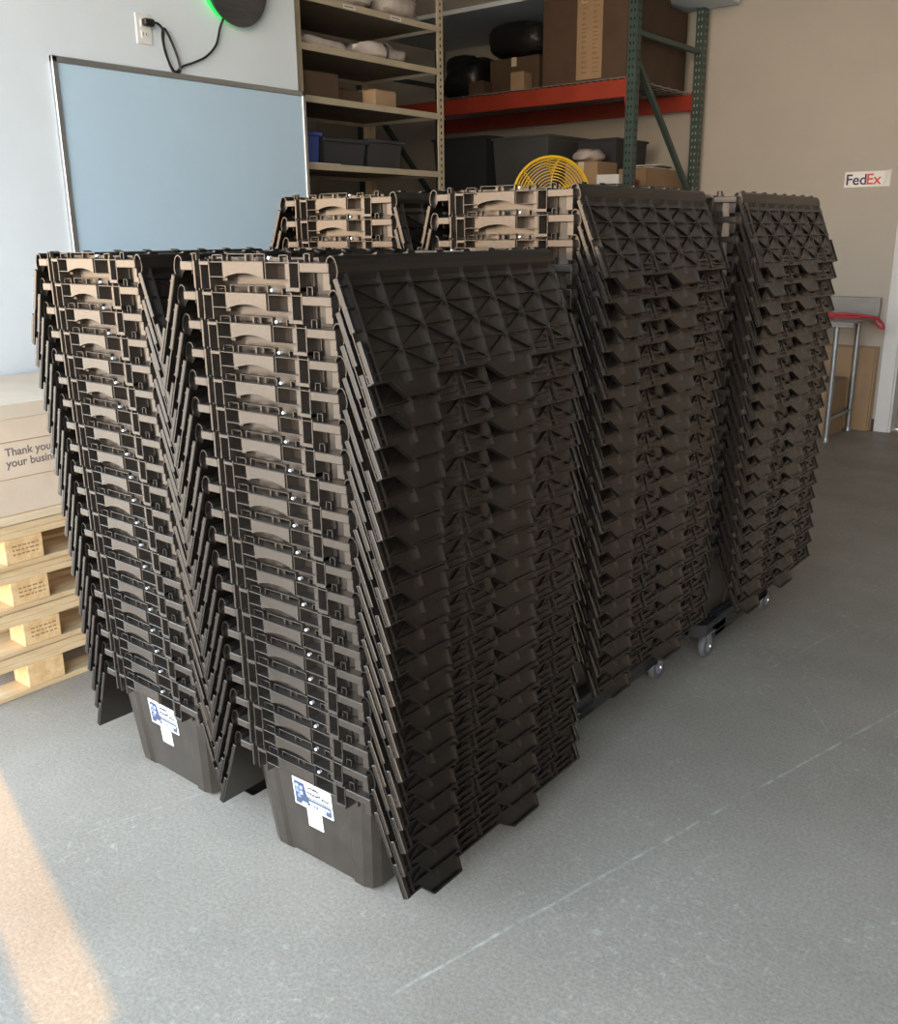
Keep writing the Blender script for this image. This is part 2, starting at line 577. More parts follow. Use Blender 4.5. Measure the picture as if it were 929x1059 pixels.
def tote_body():
    b = MB()
    t = 0.0022

    def ring(z, off):
        k = z / HB
        hw, hl = HWB + (HWT - HWB) * k - off, HLB + (HLT - HLB) * k - off
        return [(x, y, z) for x, y in outline(hw, hl)]
    rings = [ring(0, 0.010), ring(0.010, 0), ring(HB, 0), ring(HB, t), ring(0.012, t), ring(0.004, t + 0.010)]
    n = len(rings[0])
    fs = []
    for i in range(len(rings) - 1):
        a, c = i * n, (i + 1) * n
        fs += [(a + j, a + (j + 1) % n, c + (j + 1) % n, c + j) for j in range(n)]
    fs += [tuple(range(n - 1, -1, -1)), tuple(range((len(rings) - 1) * n, len(rings) * n))]
    b.add([q for r in rings for q in r], fs)
    # side flanges carrying the hinges
    for s in (-1, 1):
        x0, x1 = (0.196, 0.2165) if s > 0 else (-0.2165, -0.196)
        b.cbox(x0, x1, -0.331, 0.331, 0.2965, 0.3000)
        xo = (0.2125, 0.2155) if s > 0 else (-0.2155, -0.2125)
        b.cbox(xo[0], xo[1], -0.331, 0.331, 0.272, 0.300)
        for k in range(5):
            y = -0.28 + 0.14 * k
            xa = (0.208, 0.226) if s > 0 else (-0.226, -0.208)
            b.cbox(xa[0], xa[1], y - 0.018, y + 0.018, 0.290, 0.307, 0.002)

    def end(sg):
        def B(x0, x1, y0, y1, z0, z1, c=0.0009):
            x0, x1 = x0 + DXF, x1 + DXF
            if sg < 0:
                b.cbox(x0, x1, y0, y1, z0, z1, c)
            else:
                b.cbox(-x1, -x0, -y1, -y0, z0, z1, c)
        F = -HL
        yb = -HL + 0.037
        # corner blocks, the right one wide, the left one short
        B(-0.2123, -0.172, F, yb, 0.282, 0.300, 0.0015)
        B(0.142, 0.2165, F, yb, 0.282, 0.300, 0.0015)
        B(0.2085, 0.2123, F + 0.006, yb + 0.02, 0.262, 0.300)
        B(-0.172, -0.1665, F + 0.001, yb, 0.2465, 0.302)
        # sloping corner web next to the left block, wall behind the right block
        B(-0.1665, -0.150, F + 0.018, yb, 0.262, 0.299)
        B(0.190, 0.2085, F + 0.012, yb + 0.02, 0.250, 0.283)
        # twin vertical ribs with their small bridge
        for x in (-0.149, -0.1215, 0.112, 0.1385):
            B(x, x + 0.0028, F, yb, 0.2465, 0.3045)
        B(-0.149, -0.119, F - 0.001, F + 0.02, 0.293, 0.3005)
        B(0.112, 0.1413, F - 0.001, F + 0.02, 0.2475, 0.2555)
        # shelf across the end
        B(-0.150, 0.142, F + 0.001, yb + 0.006, 0.2978, 0.3006)
        # left pocket
        B(-0.1215, -0.074, F + 0.001, yb, 0.2695, 0.2722)
        B(-0.0765, -0.0740, F + 0.001, yb, 0.270, 0.299)
        B(-0.100, -0.086, F + 0.017, yb, 0.262, 0.299)
        # right pocket
        B(0.046, 0.112, F + 0.001, yb, 0.2665, 0.2692)
        B(0.0455, 0.0480, F + 0.001, yb, 0.268, 0.299)
        B(0.0965, 0.1085, F + 0.006, yb, 0.2465, 0.300)
        # curved wall behind the grip, running across to the right-hand strip
        B(-0.0735, 0.108, F + 0.0320, F + 0.0345, 0.2435, 0.292)
        # upstanding rim frames
        def loop(x0, x1, z1, y=F + 0.008, w=0.0022):
            B(x0, x0 + w, y, y + 0.010, 0.300, z1)
            B(x1 - w, x1, y, y + 0.010, 0.300, z1)
            B(x0, x1, y, y + 0.010, z1 - w, z1)
        loop(-0.118, -0.085, 0.3135)
        loop(-0.071, 0.040, 0.3155)
        B(-0.016, -0.0135, F + 0.008, F + 0.018, 0.300, 0.315)
        B(-0.028, -0.002, F + 0.016, F + 0.019, 0.300, 0.315)
        loop(0.079, 0.104, 0.3135)
        loop(-0.181, -0.1675, 0.3165)
        loop(0.147, 0.163, 0.3165)
        # rim wall behind the upstands
        B(-0.16, 0.16, yb - 0.004, yb, 0.2985, 0.3085)
        B(0.156, 0.1575, F + 0.022, yb, 0.2465, 0.284)
    end(-1)
    end(1)
    return b


def tote_handle():
    b = MB()
    F = -HL - 0.002
    n = 10
    x0, x1 = -0.0735 + DXF, 0.0450 + DXF
    top = [(x0, 0.3005), (x1, 0.3005)]
    low = []
    for i in range(n + 1):
        t = i / n
        low.append((x1 + (x0 - x1) * t, 0.2690 + 0.0105 * math.sin(math.pi * t) ** 0.8))
    poly = top[::-1] + low[::-1]
    b.prism(poly, F, F + 0.004, 'y')
    b.cbox(x0, x1, F, F + 0.030, 0.2985, 0.3015)
    for i in range(n):                                    # curled underside of the grip
        a, c = low[i], low[i + 1]
        b.add([(a[0], F, a[1]), (c[0], F, c[1]), (c[0], F + 0.014, c[1] + 0.004), (a[0], F + 0.014, a[1] + 0.004)], [(0, 1, 2, 3)])
    return b


LID_HALF = 0.3632


def tote_lid():
    """hangs straight down from the hinge at the origin; n is outward (+x), t is down (-z)"""
    b = MB()
    H = LID_HALF
    ts, tl = 0.231, 0.264

    def Y(f):
        return -H + 2 * H * f
    # curled hinge edge
    curl = [(-0.013, 0.006), (-0.012, -0.004), (-0.006, -0.011), (0.002, -0.0125), (0.009, -0.009), (0.0125, -0.001), (0.0125, 0.012), (0.010, 0.022), (0.004, 0.030), (0.0, 0.036)]
    for i in range(len(curl) - 1):
        (n0, t0), (n1, t1) = curl[i], curl[i + 1]
        d = math.hypot(n1 - n0, t1 - t0)
        ox, ot = -(t1 - t0) / d * 0.0025, (n1 - n0) / d * 0.0025
        vs = []
        for y in (-H + 0.006, H - 0.006):
            vs += [(n0, y, -t0), (n1, y, -t1), (n1 + ox, y, -(t1 + ot)), (n0 + ox, y, -(t0 + ot))]
        b.add(vs, [(0, 1, 2, 3), (7, 6, 5, 4), (0, 4, 5, 1), (2, 6, 7, 3)])
    for y in (-H + 0.017, H - 0.020):                     # end cheeks of the curl, set back from the flange
        poly = [(n, -t) for n, t in curl]
        b.prism(poly + [(-0.004, -0.036)], y, y + 0.003, 'y')
    for k in range(8):                                    # hinge knuckles
        yk = -H + 0.05 + k * (2 * H - 0.1) / 7
        b.cbox(-0.011, 0.006, yk - 0.012, yk + 0.012, 0.0105, 0.0165, 0.0012)
    # skin with its interlocking zigzag edge
    zig = [(0, ts), (0.071, ts), (0.112, tl), (0.250, tl), (0.253, ts), (0.480, ts), (0.545, tl), (0.698, tl), (0.701, ts), (1, ts)]
    poly = [(Y(0), -0.034)] + [(Y(f), -t) for f, t in zig] + [(Y(1), -0.034)]
    b.prism(poly, 0.0, 0.003, 'x')

    def rib(f0, t0, f1, t1, w, n1, n0=0.0025):
        p, q = Vector((0, Y(f0), -t0)), Vector((0, Y(f1), -t1))
        d = (q - p).normalized()
        s = Vector((0, d.z, -d.y)) * (w / 2)
        vs = []
        for n in (n0, n1):
            for e, sg in ((p, -1), (q, -1), (q, 1), (p, 1)):
                vs.append((n, e.y + s.y * sg, e.z + s.z * sg))
        b.add(vs, [(0, 1, 2, 3), (7, 6, 5, 4), (0, 4, 5, 1), (1, 5, 6, 2), (2, 6, 7, 3), (3, 7, 4, 0)])
    # flange along the zigzag edge
    for (f0, t0), (f1, t1) in zip(zig[:-1], zig[1:]):
        rib(f0, t0 - 0.002, f1, t1 - 0.002, 0.004, 0.0115)
    # rib grid and the diagonals that star round every other crossing
    rows = [0.046, 0.088, 0.130, 0.172, 0.214]
    NC = 8
    f0s = [0.035 + 0.93 * i / NC for i in range(NC + 1)]
    for t in rows:
        rib(0.0, t, 1.0, t, 0.0028, 0.0105)
    for i, f in enumerate(f0s):
        deep = 0.236 if (0.112 < f < 0.25 or 0.545 < f < 0.70) else 0.226
        rib(f, 0.024, f, deep, 0.0042, 0.0140)
        
    for i in range(NC):
        for j in range(4):
            if (i + j) % 2 == 0:
                rib(f0s[i], rows[j], f0s[i + 1], rows[j + 1], 0.0026, 0.009)
            else:
                rib(f0s[i + 1], rows[j], f0s[i], rows[j + 1], 0.0026, 0.009)
    # hasp slots near the edge
    for fa, fb in ((0.275, 0.46), (0.73, 0.93)):
        m = (fa + fb) / 2
        rib(fa, 0.200, m - 0.01, 0.200, 0.006, 0.012)
        rib(m + 0.01, 0.200, fb, 0.200, 0.006, 0.012)
        rib(m - 0.012, 0.188, m - 0.012, 0.224, 0.004, 0.0125)
        rib(m + 0.012, 0.188, m + 0.012, 0.224, 0.004, 0.0125)
    # stepped side flanges
    for sg in (-1, 1):
        ya, yb = (-H - 0.0005, -H + 0.011) if sg < 0 else (H - 0.011, H + 0.0005)
        b.cbox(-0.003, 0.0085, ya, yb, -0.134, -0.030, 0.0015)
        b.cbox(0.0045, 0.0155, ya, yb, -ts, -0.150, 0.0015)
        yi = (-H + 0.022, -H + 0.0245) if sg < 0 else (H - 0.0245, H - 0.022)
        b.box(0.002, 0.0125, yi[0], yi[1], -ts, -0.036)
    return b


ME_BODY = tote_body().mesh('body', 'plastic')
ME_HANDLE = tote_handle().mesh('handle', 'plastic')
ME_LID = tote_lid().mesh('lid', 'plastic_lid')
ME_LIGHT_SPOT = MB().lathe([(0.0036, 0), (0.0036, -0.008), (0.002, -0.0095)], 8, 'y').mesh('light_spot', 'bright_metal')  # added bright stud in place of a white spot of light

ORD = ['topmost', 'second', 'third', 'fourth', 'fifth', 'sixth', 'seventh', 'eighth', 'ninth', 'tenth', 'eleventh', 'twelfth', 'thirteenth',
       'fourteenth', 'fifteenth', 'sixteenth', 'seventeenth', 'eighteenth', 'nineteenth', 'lowest']


def make_tote(label, group, loc, rz, al, ar):
    t = thing('storage_tote', label, 'tote', loc, rz, group)
    obj('body', ME_BODY, t)
    obj('handle', ME_HANDLE, t)
    obj('handle', ME_HANDLE, t, None, (0, 0, math.pi))
    obj('lid', ME_LID, t, (0.222, 0, 0.300), (0, -ar, 0))
    obj('lid', ME_LID, t, (-0.222, 0, 0.300), (0, -al, math.pi))
    obj('light_spot', ME_LIGHT_SPOT, t, (0.056 + DXF, -HL + 0.011, 0.3075))
    obj('light_spot', ME_LIGHT_SPOT, t, (-0.056 - DXF, HL - 0.011, 0.3075), (0, 0, math.pi))
    return t


DOL = 0.1506
A20 = R(22)
# name, front-centre x, front y, yaw deg, lean x, lean y, base z, left lid angle, right lid angle, wording
STACKS = [
    ('front left stack beside the pallets', -2.097, 1.307, -1.5, -0.024, -0.029, 0.0, R(18), R(19.6)),
    ('front right stack facing the open floor', -1.475, 1.284, 0.35, 0.008, -0.053, 0.0, R(19.6), A20),
    ('rear stack nearest the whiteboard', -2.050, 2.051, 0.05, -0.002, -0.002, DOL, A20, R(16)),
    ('middle stack in front of the yellow fan', -1.478, 2.096, -0.43, -0.001, -0.022, DOL, R(16), A20),
    ('hindmost stack near the steel table', -1.411, 2.924, 0.0, -0.007, 0.003, DOL, A20, A20),
]
LOWEST = {}
for (where, sx, sy, yaw, lx, ly, bz, al, ar) in STACKS:
    yr = R(yaw)
    for lev in range(20):
        k = 19 - lev
        h = k * S
        jx, jy, jr = random.uniform(-.0015, .0015), random.uniform(-.0015, .0015), R(random.uniform(-.25, .25))
        if k == 0:
            jx = jy = jr = 0
        ctr = (sx - DXF - math.sin(yr) * HL + lx * h + jx, sy + math.cos(yr) * HL + ly * h + jy, bz + h)
        if lev == 0:
            lb = 'topmost black lidded tote of the ' + where
        elif lev == 19:
            lb = 'lowest black lidded tote of the ' + where
        else:
            lb = ORD[lev] + ' black tote from the top of the ' + where
        t = make_tote(lb, 'black totes nested in the ' + where, ctr, yr + jr, al + R(random.uniform(-.7, .7)), ar + R(random.uniform(-.7, .7)))
        if lev == 19:
            LOWEST[where] = t

# stickers on the two lowest front totes
K_TILT = math.atan2(HLT - HLB, HB)


def sticker(tote, cx_, where):
    # sits on the recessed end panel, which leans outwards towards the top
    def place(o, x, z, off=0.0):
        k = z / HB
        y = -(HLB + (HLT - HLB) * k) + 0.0065 - 0.0008 - off
        o.location = (x, y, z)
        o.rotation_euler = (R(90) + K_TILT, 0, 0)
    p = thing('address_sticker', 'white and navy printed sticker on the lowest tote of the ' + where, 'sticker', (0, 0, 0))
    p.parent = None
    w, h = 0.130, 0.078
    M = tote.matrix_basis

    def part(name, me, x, z, off):
        o = obj(name, me, p)
        place(o, x, z, off)
        return o
    zc = 0.196

    def rect(x0, x1, y0, y1, d=0.0006):
        return MB().box(x0, x1, y0, y1, -d / 2, d / 2)
    part('backing', rect(-w / 2, w / 2, -h / 2, h / 2).mesh('backing', 'sticker_white'), cx_, zc, 0)
    band = MB()
    band.prism([(-w / 2 + .005, -h / 2 + .005), (w / 2 - .005, -h / 2 + .005), (w / 2 - .005, -.008), (-.012, -.008), (-.020, .0), (-.026, .030), (-w / 2 + .005, .030)], 0, 0.0004)
    part('navy_print', band.mesh('navy_print', 'sticker_navy'), cx_, zc, 0.0005)
    boxes = MB()
    for (bx, by, q) in ((-.050, .018, .012), (-.036, .016, .011), (-.050, .004, .011), (-.037, .001, .012), (-.046, -.010, .010)):
        boxes.box(bx - q / 2, bx + q / 2, by - q / 2, by + q / 2, 0, .0004)
    part('box_print', boxes.mesh('box_print', 'sticker_blue'), cx_, zc, 0.0012)
    pale = MB()
    for (bx, by) in ((-.036, .016), (-.037, .001), (-.050, .018)):
        pale.box(bx - .003, bx + .003, by - .003, by + .003, 0, .0003)
    pale.box(-.012, .056, -.0195, -.013, 0, .0003)
    part('pale_print', pale.mesh('pale_print', 'sticker_white'), cx_, zc, 0.0018)
    ink = MB()                                             # script lettering, too small to read
    rr = random.Random(3)
    for x0, x1, y0, hh in ((-.014, .018, .021, .009), (-.016, .026, .006, .010), (.030, .054, .004, .010), (-.012, .056, -.004, .0025)):
        x = x0
        while x < x1:
            dx = rr.uniform(.003, .006)
            if hh > .004:
                yy = y0 + rr.uniform(-.001, .003)
                ink.bar((x, yy, 0), (x + dx, yy + hh * rr.uniform(.2, .8), 0), .0022, .0004)
                ink.bar((x + dx * .5, yy + hh * .4, 0), (x + dx * 1.1, yy, 0), .0022, .0004)
            else:
                ink.box(x, x + dx, y0 - hh / 2, y0 + hh / 2, 0, .0004)
            x += dx
    part('script_print', ink.mesh('script_print', 'sticker_black'), cx_, zc, 0.0012)
    tm = text_mesh('phone_number', '401-684-5091', 0.0150, 'sticker_white', 0.0002, 0.0003, 'CENTER')
    part('phone_number', tm, cx_ + 0.003, zc - 0.0325, 0.0018)
    p.matrix_world = Matrix.Translation(tote.location) @ Matrix.Rotation(tote.rotation_euler[2], 4, 'Z')
    q = tag(MB().box(-.025, .025, -.026, .026, -.0003, .0003).build('code_sticker', 'sticker_white'), 'small white square sticker below the printed one, ' + where, 'sticker')
    z = 0.132
    y = -(HLB + (HLT - HLB) * z / HB) + 0.0065 - 0.0008
    q.matrix_world = Matrix.Translation(tote.location) @ Matrix.Rotation(tote.rotation_euler[2], 4, 'Z') @ Matrix.Translation((cx_ - 0.001, y, z)) @ Matrix.Rotation(R(90) + K_TILT, 4, 'X')


sticker(LOWEST['front right stack facing the open floor'], -0.003, 'front right stack')
sticker(LOWEST['front left stack beside the pallets'], -0.005, 'front left stack')


# ------------------------------------------------------------------ dollies
def make_dolly(label, x, y, yaw):
    t = thing('dolly', label, 'dolly', (x - math.sin(R(yaw)) * HL, y + math.cos(R(yaw)) * HL, 0), R(yaw), 'black wheeled dollies under the rear stacks')
    d = MB()
    W2, L2 = 0.195, 0.362
    # tray: rails with hand slots in the long sides, low deck plate, raised corners
    for s in (-1, 1):
        xa, xb = sorted((s * W2, s * (W2 - 0.022)))
        d.cbox(xa, xb, -L2 + 0.11, L2 - 0.11, 0.078, 0.098, 0.003)
        d.cbox(xa, xb, -L2 + 0.11, -0.06, 0.098, 0.130, 0.003)
        d.cbox(xa, xb, 0.06, L2 - 0.11, 0.098, 0.130, 0.003)
        d.cbox(xa, xb, -L2 + 0.11, L2 - 0.11, 0.130, 0.1495, 0.003)
        ya, yb = sorted((s * L2, s * (L2 - 0.022)))
        d.cbox(-W2 + 0.05, W2 - 0.05, ya, yb, 0.085, 0.1495, 0.003)
        for e in (-1, 1):
            d.prism([(s * W2, e * (L2 - 0.12)), (s * W2, e * (L2 - 0.03)), (s * (W2 - 0.03), e * L2), (s * (W2 - 0.08), e * L2), (s * (W2 - 0.08), e * (L2 - 0.12))], 0.108, 0.1495)
            d.prism([(e * (L2 - 0.20), 0.080), (e * (L2 - 0.11), 0.080), (e * (L2 - 0.085), 0.125), (e * (L2 - 0.20), 0.125)], xa, xb, 'x')
    d.cbox(-0.17, 0.17, -0.34, 0.34, 0.138, 0.1495, 0.003)
    for k in range(5):
        yy = -0.24 + 0.12 * k
        d.box(-0.17, 0.17, yy - 0.004, yy + 0.004, 0.105, 0.14)
    d.build('deck', 'dolly_plastic', t)
    for s in (-1, 1):
        for e in (-1, 1):
            c = obj('caster', MB().cbox(-0.03, 0.03, -0.03, 0.03, 0.103, 0.109, 0.002).mesh('caster', 'steel'), t, (s * 0.168, e * 0.282, 0))
            fk = MB()
            for q in (-1, 1):
                fk.prism([(-0.018, 0.104), (0.018, 0.104), (0.026, 0.040), (0.010, 0.034)], q * 0.0165 - 0.0012, q * 0.0165 + 0.0012, 'x')
            fk.cbox(-0.018, 0.018, -0.02, 0.02, 0.098, 0.103, 0.001)
            fk.build('fork', 'steel', c)
            wh = MB().lathe([(0.034, -0.0125), (0.042, -0.011), (0.045, -0.006), (0.045, 0.006), (0.042, 0.011), (0.034, 0.0125)], 24, 'x', (0, 0.016, 0.045))
            wh.build('wheel', 'rubber_grey', c, True)
            MB().lathe([(0.024, -0.0135), (0.022, -0.0145), (0.022, 0.0145), (0.024, 0.0135)], 18, 'x', (0, 0.016, 0.045)).build('hub', 'hub_blue', c, True)
            MB().lathe([(0.006, -0.021), (0.007, -0.019), (0.007, 0.019), (0.006, 0.021)], 10, 'x', (0, 0.016, 0.045)).build('axle_nut', 'bright_metal', c)
    return t


make_dolly('black dolly on grey casters under the rear stack nearest the whiteboard', -2.050, 2.051, 0.05)
make_dolly('black dolly on grey casters under the middle stack', -1.478, 2.096, -0.43)
make_dolly('black dolly on grey casters under the hindmost stack', -1.411, 2.924, 0.0)


# ------------------------------------------------------------------ pallets and carton by the white wall
PU1, PU0, PV0, PV1 = -2.93, -3.66, 1.215, 2.10
PNAMES = ['lowest wooden block pallet of the stack by the white wall, lying on floor', 'second wooden block pallet from the floor in the stack by the wall',
          'third wooden block pallet from the floor in the stack by the wall', 'topmost wooden block pallet of the stack, under the carton']
OFFV = [0.03, 0.045, 0.012, 0.0]
for k in range(4):
    z0 = k * 0.1475
    t = thing('pallet', PNAMES[k], 'pallet', ((PU0 + PU1) / 2 + random.uniform(-.006, .006), (PV0 + PV1) / 2 + OFFV[k] * 0.6, z0), R(random.uniform(-.4, .4)), 'stacked wooden pallets')
    hx, hy = (PU1 - PU0) / 2, (PV1 - PV0) / 2
    for by in ((-hy + 0.21), hy - 0.08):
        for bx in (-hx + 0.05, 0, hx - 0.05):
            MB().cbox(bx - 0.05, bx + 0.05, by - 0.066, by + 0.066, 0.018, 0.101, 0.003).build('block', 'pallet_block_wood', t)
    for bx in (-hx + 0.05, 0, hx - 0.05):
        MB().cbox(bx - 0.05, bx + 0.05, -hy, hy, 0.0, 0.018, 0.002).build('bottom_board', 'pallet_wood', t)
        MB().cbox(bx - 0.05, bx + 0.05, -hy, hy, 0.101, 0.123, 0.002).build('stringer_board', 'pallet_wood', t)
    nb = 6
    for i in range(nb):
        xc = -hx + 0.047 + i * (2 * hx - 0.094) / (nb - 1)
        MB().cbox(xc - 0.047, xc + 0.047, -hy, hy, 0.1235, 0.1455, 0.002).build('deck_board', 'pallet_wood', t)
    if k >= 1:
        st = MB()
        rr = random.Random(k)
        for i in range(3):
            x = -0.04
            while x < 0.045:
                w_ = rr.uniform(.006, .016)
                st.box(hx + 0.0002, hx + 0.0008, -hy + 0.21 + x, -hy + 0.21 + min(x + w_, 0.05), 0.045 + i * 0.014, 0.050 + i * 0.014)
                x += w_ + 0.005
        st.build('stamp', 'ink_stamp', t)
pz = 4 * 0.1475
tag(MB().cbox(PU0, PU1, PV0, PV1, pz, pz + 0.028, 0.002).build('plywood_sheet', 'plywood'), 'pale plywood sheet lying on top of the pallets under the carton', 'plywood')
bz = pz + 0.028
ct = thing('shipping_carton', 'pale cardboard carton printed Thank you for your business on the pallets', 'carton', (0, 0, 0))
MB().cbox(PU0 + 0.05, PU1 - 0.004, 1.225, 1.90, bz, bz + 0.358, 0.005).build('body', 'cardboard_pale', ct)
MB().cbox(PU1 - 0.0045, PU1 - 0.001, 1.225, 1.90, bz + 0.312, bz + 0.359, 0.001).build('tape', 'packing_tape', ct)
MB().cbox(PU1 - 0.0045, PU1 - 0.002, 1.24, 1.88, bz + 0.238, bz + 0.2405, 0.0004).build('crease', 'cardboard', ct)
MB().cbox(PU1 - 0.0045, PU1 - 0.002, 1.24, 1.88, bz + 0.120, bz + 0.1215, 0.0004).build('crease', 'cardboard', ct)
for body, z in (('Thank you for', 0.813), ('your business', 0.777)):
    o = obj('printed_text', text_mesh('printed_text', body, 0.0365, 'ink_grey', 0.0003, 0.0007), ct, (PU1 - 0.0035, 1.410, z), (R(90), 0, R(90)))

# ------------------------------------------------------------------ whiteboard, outlet, round disc on the white wall
t = thing('whiteboard', 'large blank whiteboard with aluminium frame on the white wall', 'whiteboard', (WX, 0, 0))
V0, V1, Z0, Z1 = 2.171, 3.505, 1.245, 2.159
MB().box(0.001, 0.012, V0 + 0.008, V1 - 0.008, Z0 + 0.008, Z1 - 0.008).build('panel', 'board_white', t)
for nm, q in (('frame_rail', (V0, V1, Z1 - 0.024, Z1)), ('frame_rail', (V0, V1, Z0, Z0 + 0.024)), ('frame_rail', (V0, V0 + 0.024, Z0, Z1)), ('frame_rail', (V1 - 0.024, V1, Z0, Z1))):
    MB().cbox(0.0, 0.020, *q, 0.003).build(nm, 'aluminium', t)
t = thing('wall_outlet', 'white double wall outlet above the whiteboard', 'outlet', (WX, 2.613, 2.313))
MB().cbox(0, 0.006, -0.036, 0.036, -0.058, 0.058, 0.002).build('cover_plate', 'outlet_white', t)
for zz in (-0.021, 0.021):
    s_ = MB().cbox(0.005, 0.009, -0.016, 0.016, zz - 0.015, zz + 0.015, 0.002).build('socket', 'outlet_white', t)
    MB().box(0.0088, 0.0094, -0.008, -0.005, zz - 0.005, zz + 0.007).build('slot', 'hole_dark', s_)
    MB().box(0.0088, 0.0094, 0.005, 0.008, zz - 0.005, zz + 0.007).build('slot', 'hole_dark', s_)
t = thing('wall_disc', 'round dark brushed metal disc glowing green at its edge on white wall', 'wall light', (WX, 3.085, 2.56))
MB().lathe([(0.160, 0.0), (0.160, 0.02), (0.150, 0.03)], 48, 'x').build('green_ring', 'led_green', t, True)
MB().lathe([(0.168, 0.030), (0.172, 0.036), (0.170, 0.042), (0.120, 0.056), (0.060, 0.062), (0.0005, 0.064)], 48, 'x', (0, 0.012, -0.004)).build('face', 'disc_metal', t, True)
gr = [(0.034, 0.175 * math.cos(a), 0.175 * math.sin(a)) for a in [R(140 + 100 * i / 20) for i in range(21)]]
MB().tube(gr, 0.006, 6).build('green_edge', 'led_green', t, True)
cd = thing('power_cord', 'black coiled power cord from the outlet to the round disc', 'cord', (WX, 0, 0))
pts = [(0.03, 2.645, 2.338), (0.035, 2.665, 2.335), (0.03, 2.69, 2.315), (0.012, 2.70, 2.27), (0.012, 2.715, 2.21), (0.014, 2.735, 2.165), (0.014, 2.762, 2.160),
       (0.016, 2.772, 2.185), (0.018, 2.755, 2.24), (0.02, 2.725, 2.30), (0.022, 2.70, 2.325), (0.024, 2.688, 2.29), (0.020, 2.70, 2.23), (0.018, 2.725, 2.18), (0.015, 2.75, 2.163),
       (0.012, 2.79, 2.19), (0.012, 2.85, 2.212), (0.012, 2.92, 2.245), (0.012, 2.98, 2.30), (0.012, 3.008, 2.372), (0.02, 3.03, 2.42)]


def smooth_path(p, n=6):
    out = []
    P = [Vector(q) for q in p]
    for i in range(len(P) - 1):
        a, b, c, d = P[max(i - 1, 0)], P[i], P[i + 1], P[min(i + 2, len(P) - 1)]
        for j in range(n):
            t_ = j / n
            out.append(0.5 * ((2 * b) + (c - a) * t_ + (2 * a - 5 * b + 4 * c - d) * t_ * t_ + (3 * b - a - 3 * c + d) * t_ ** 3))
    out.append(P[-1])
    return out


MB().tube(smooth_path(pts), 0.0052, 6).build('cable', 'cord_black', cd, True)
MB().cbox(0.012, 0.04, 2.598, 2.648, 2.322, 2.350, 0.005).build('plug', 'cord_black', cd)


# ------------------------------------------------------------------ cream shelving unit
SU1, SU0, SV0, SV1 = -3.75, -4.35, 3.50, 4.675
sh = thing('shelving_unit', 'cream slotted steel shelving unit beyond the end of the white wall', 'shelving', (0, 0, 0))
LEV = [0.30, 0.75, 1.15, 1.50, 1.838, 2.158, 2.397, 2.622, 2.95]
for ux, vy in ((SU1, SV1), (SU0, SV1), (SU1, SV0 + 0.06), (SU0, SV0 + 0.06)):
    s = 1 if ux == SU1 else -1
    p = MB()
    p.cbox(min(ux, ux - s * 0.003), max(ux, ux - s * 0.003), vy - 0.055, vy, 0, 3.2, 0.001)
    p.cbox(min(ux, ux - s * 0.05), max(ux, ux - s * 0.05), vy - 0.003, vy, 0, 3.2, 0.001)
    po = p.build('post', 'shelf_cream', sh)
    hl = MB()
    if s > 0 and vy == SV1:
        for i in range(60):
            zz = 1.0 + i * 0.036
            hl.box(ux - 0.001, ux + 0.0006, vy - 0.033, vy - 0.022, zz, zz + 0.016)
        hl.build('slot_holes', 'hole_dark', po)['kind'] = 'stuff'
for z in LEV:
    s_ = MB().box(SU0 + 0.01, SU1 - 0.004, SV0 + 0.01, SV1 - 0.058, z - 0.014, z - 0.002).build('shelf_board', 'shelf_board', sh)
    MB().cbox(SU1 - 0.006, SU1 + 0.001, SV0 + 0.005, SV1 - 0.050, z - 0.032, z, 0.001).build('front_beam', 'shelf_cream', s_)
    MB().cbox(SU0, SU0 + 0.006, SV0 + 0.005, SV1 - 0.050, z - 0.032, z, 0.001).build('rear_beam', 'shelf_cream', s_)
    MB().cbox(SU0, SU1, SV1 - 0.060, SV1 - 0.054, z - 0.032, z, 0.001).build('side_beam', 'shelf_cream', s_)
tg = MB()
for v_ in (3.86, 4.22):
    tg.cbox(SU1 + 0.0012, SU1 + 0.002, v_, v_ + 0.09, 2.622 - 0.026, 2.622 - 0.008, 0.0002)
    MB().box(SU1 + 0.002, SU1 + 0.0026, v_ + 0.008, v_ + 0.075, 2.622 - 0.020, 2.622 - 0.014).build('shelf_tag', 'ink_grey', sh)
tg.build('tag_holder', 'paper_white', sh)


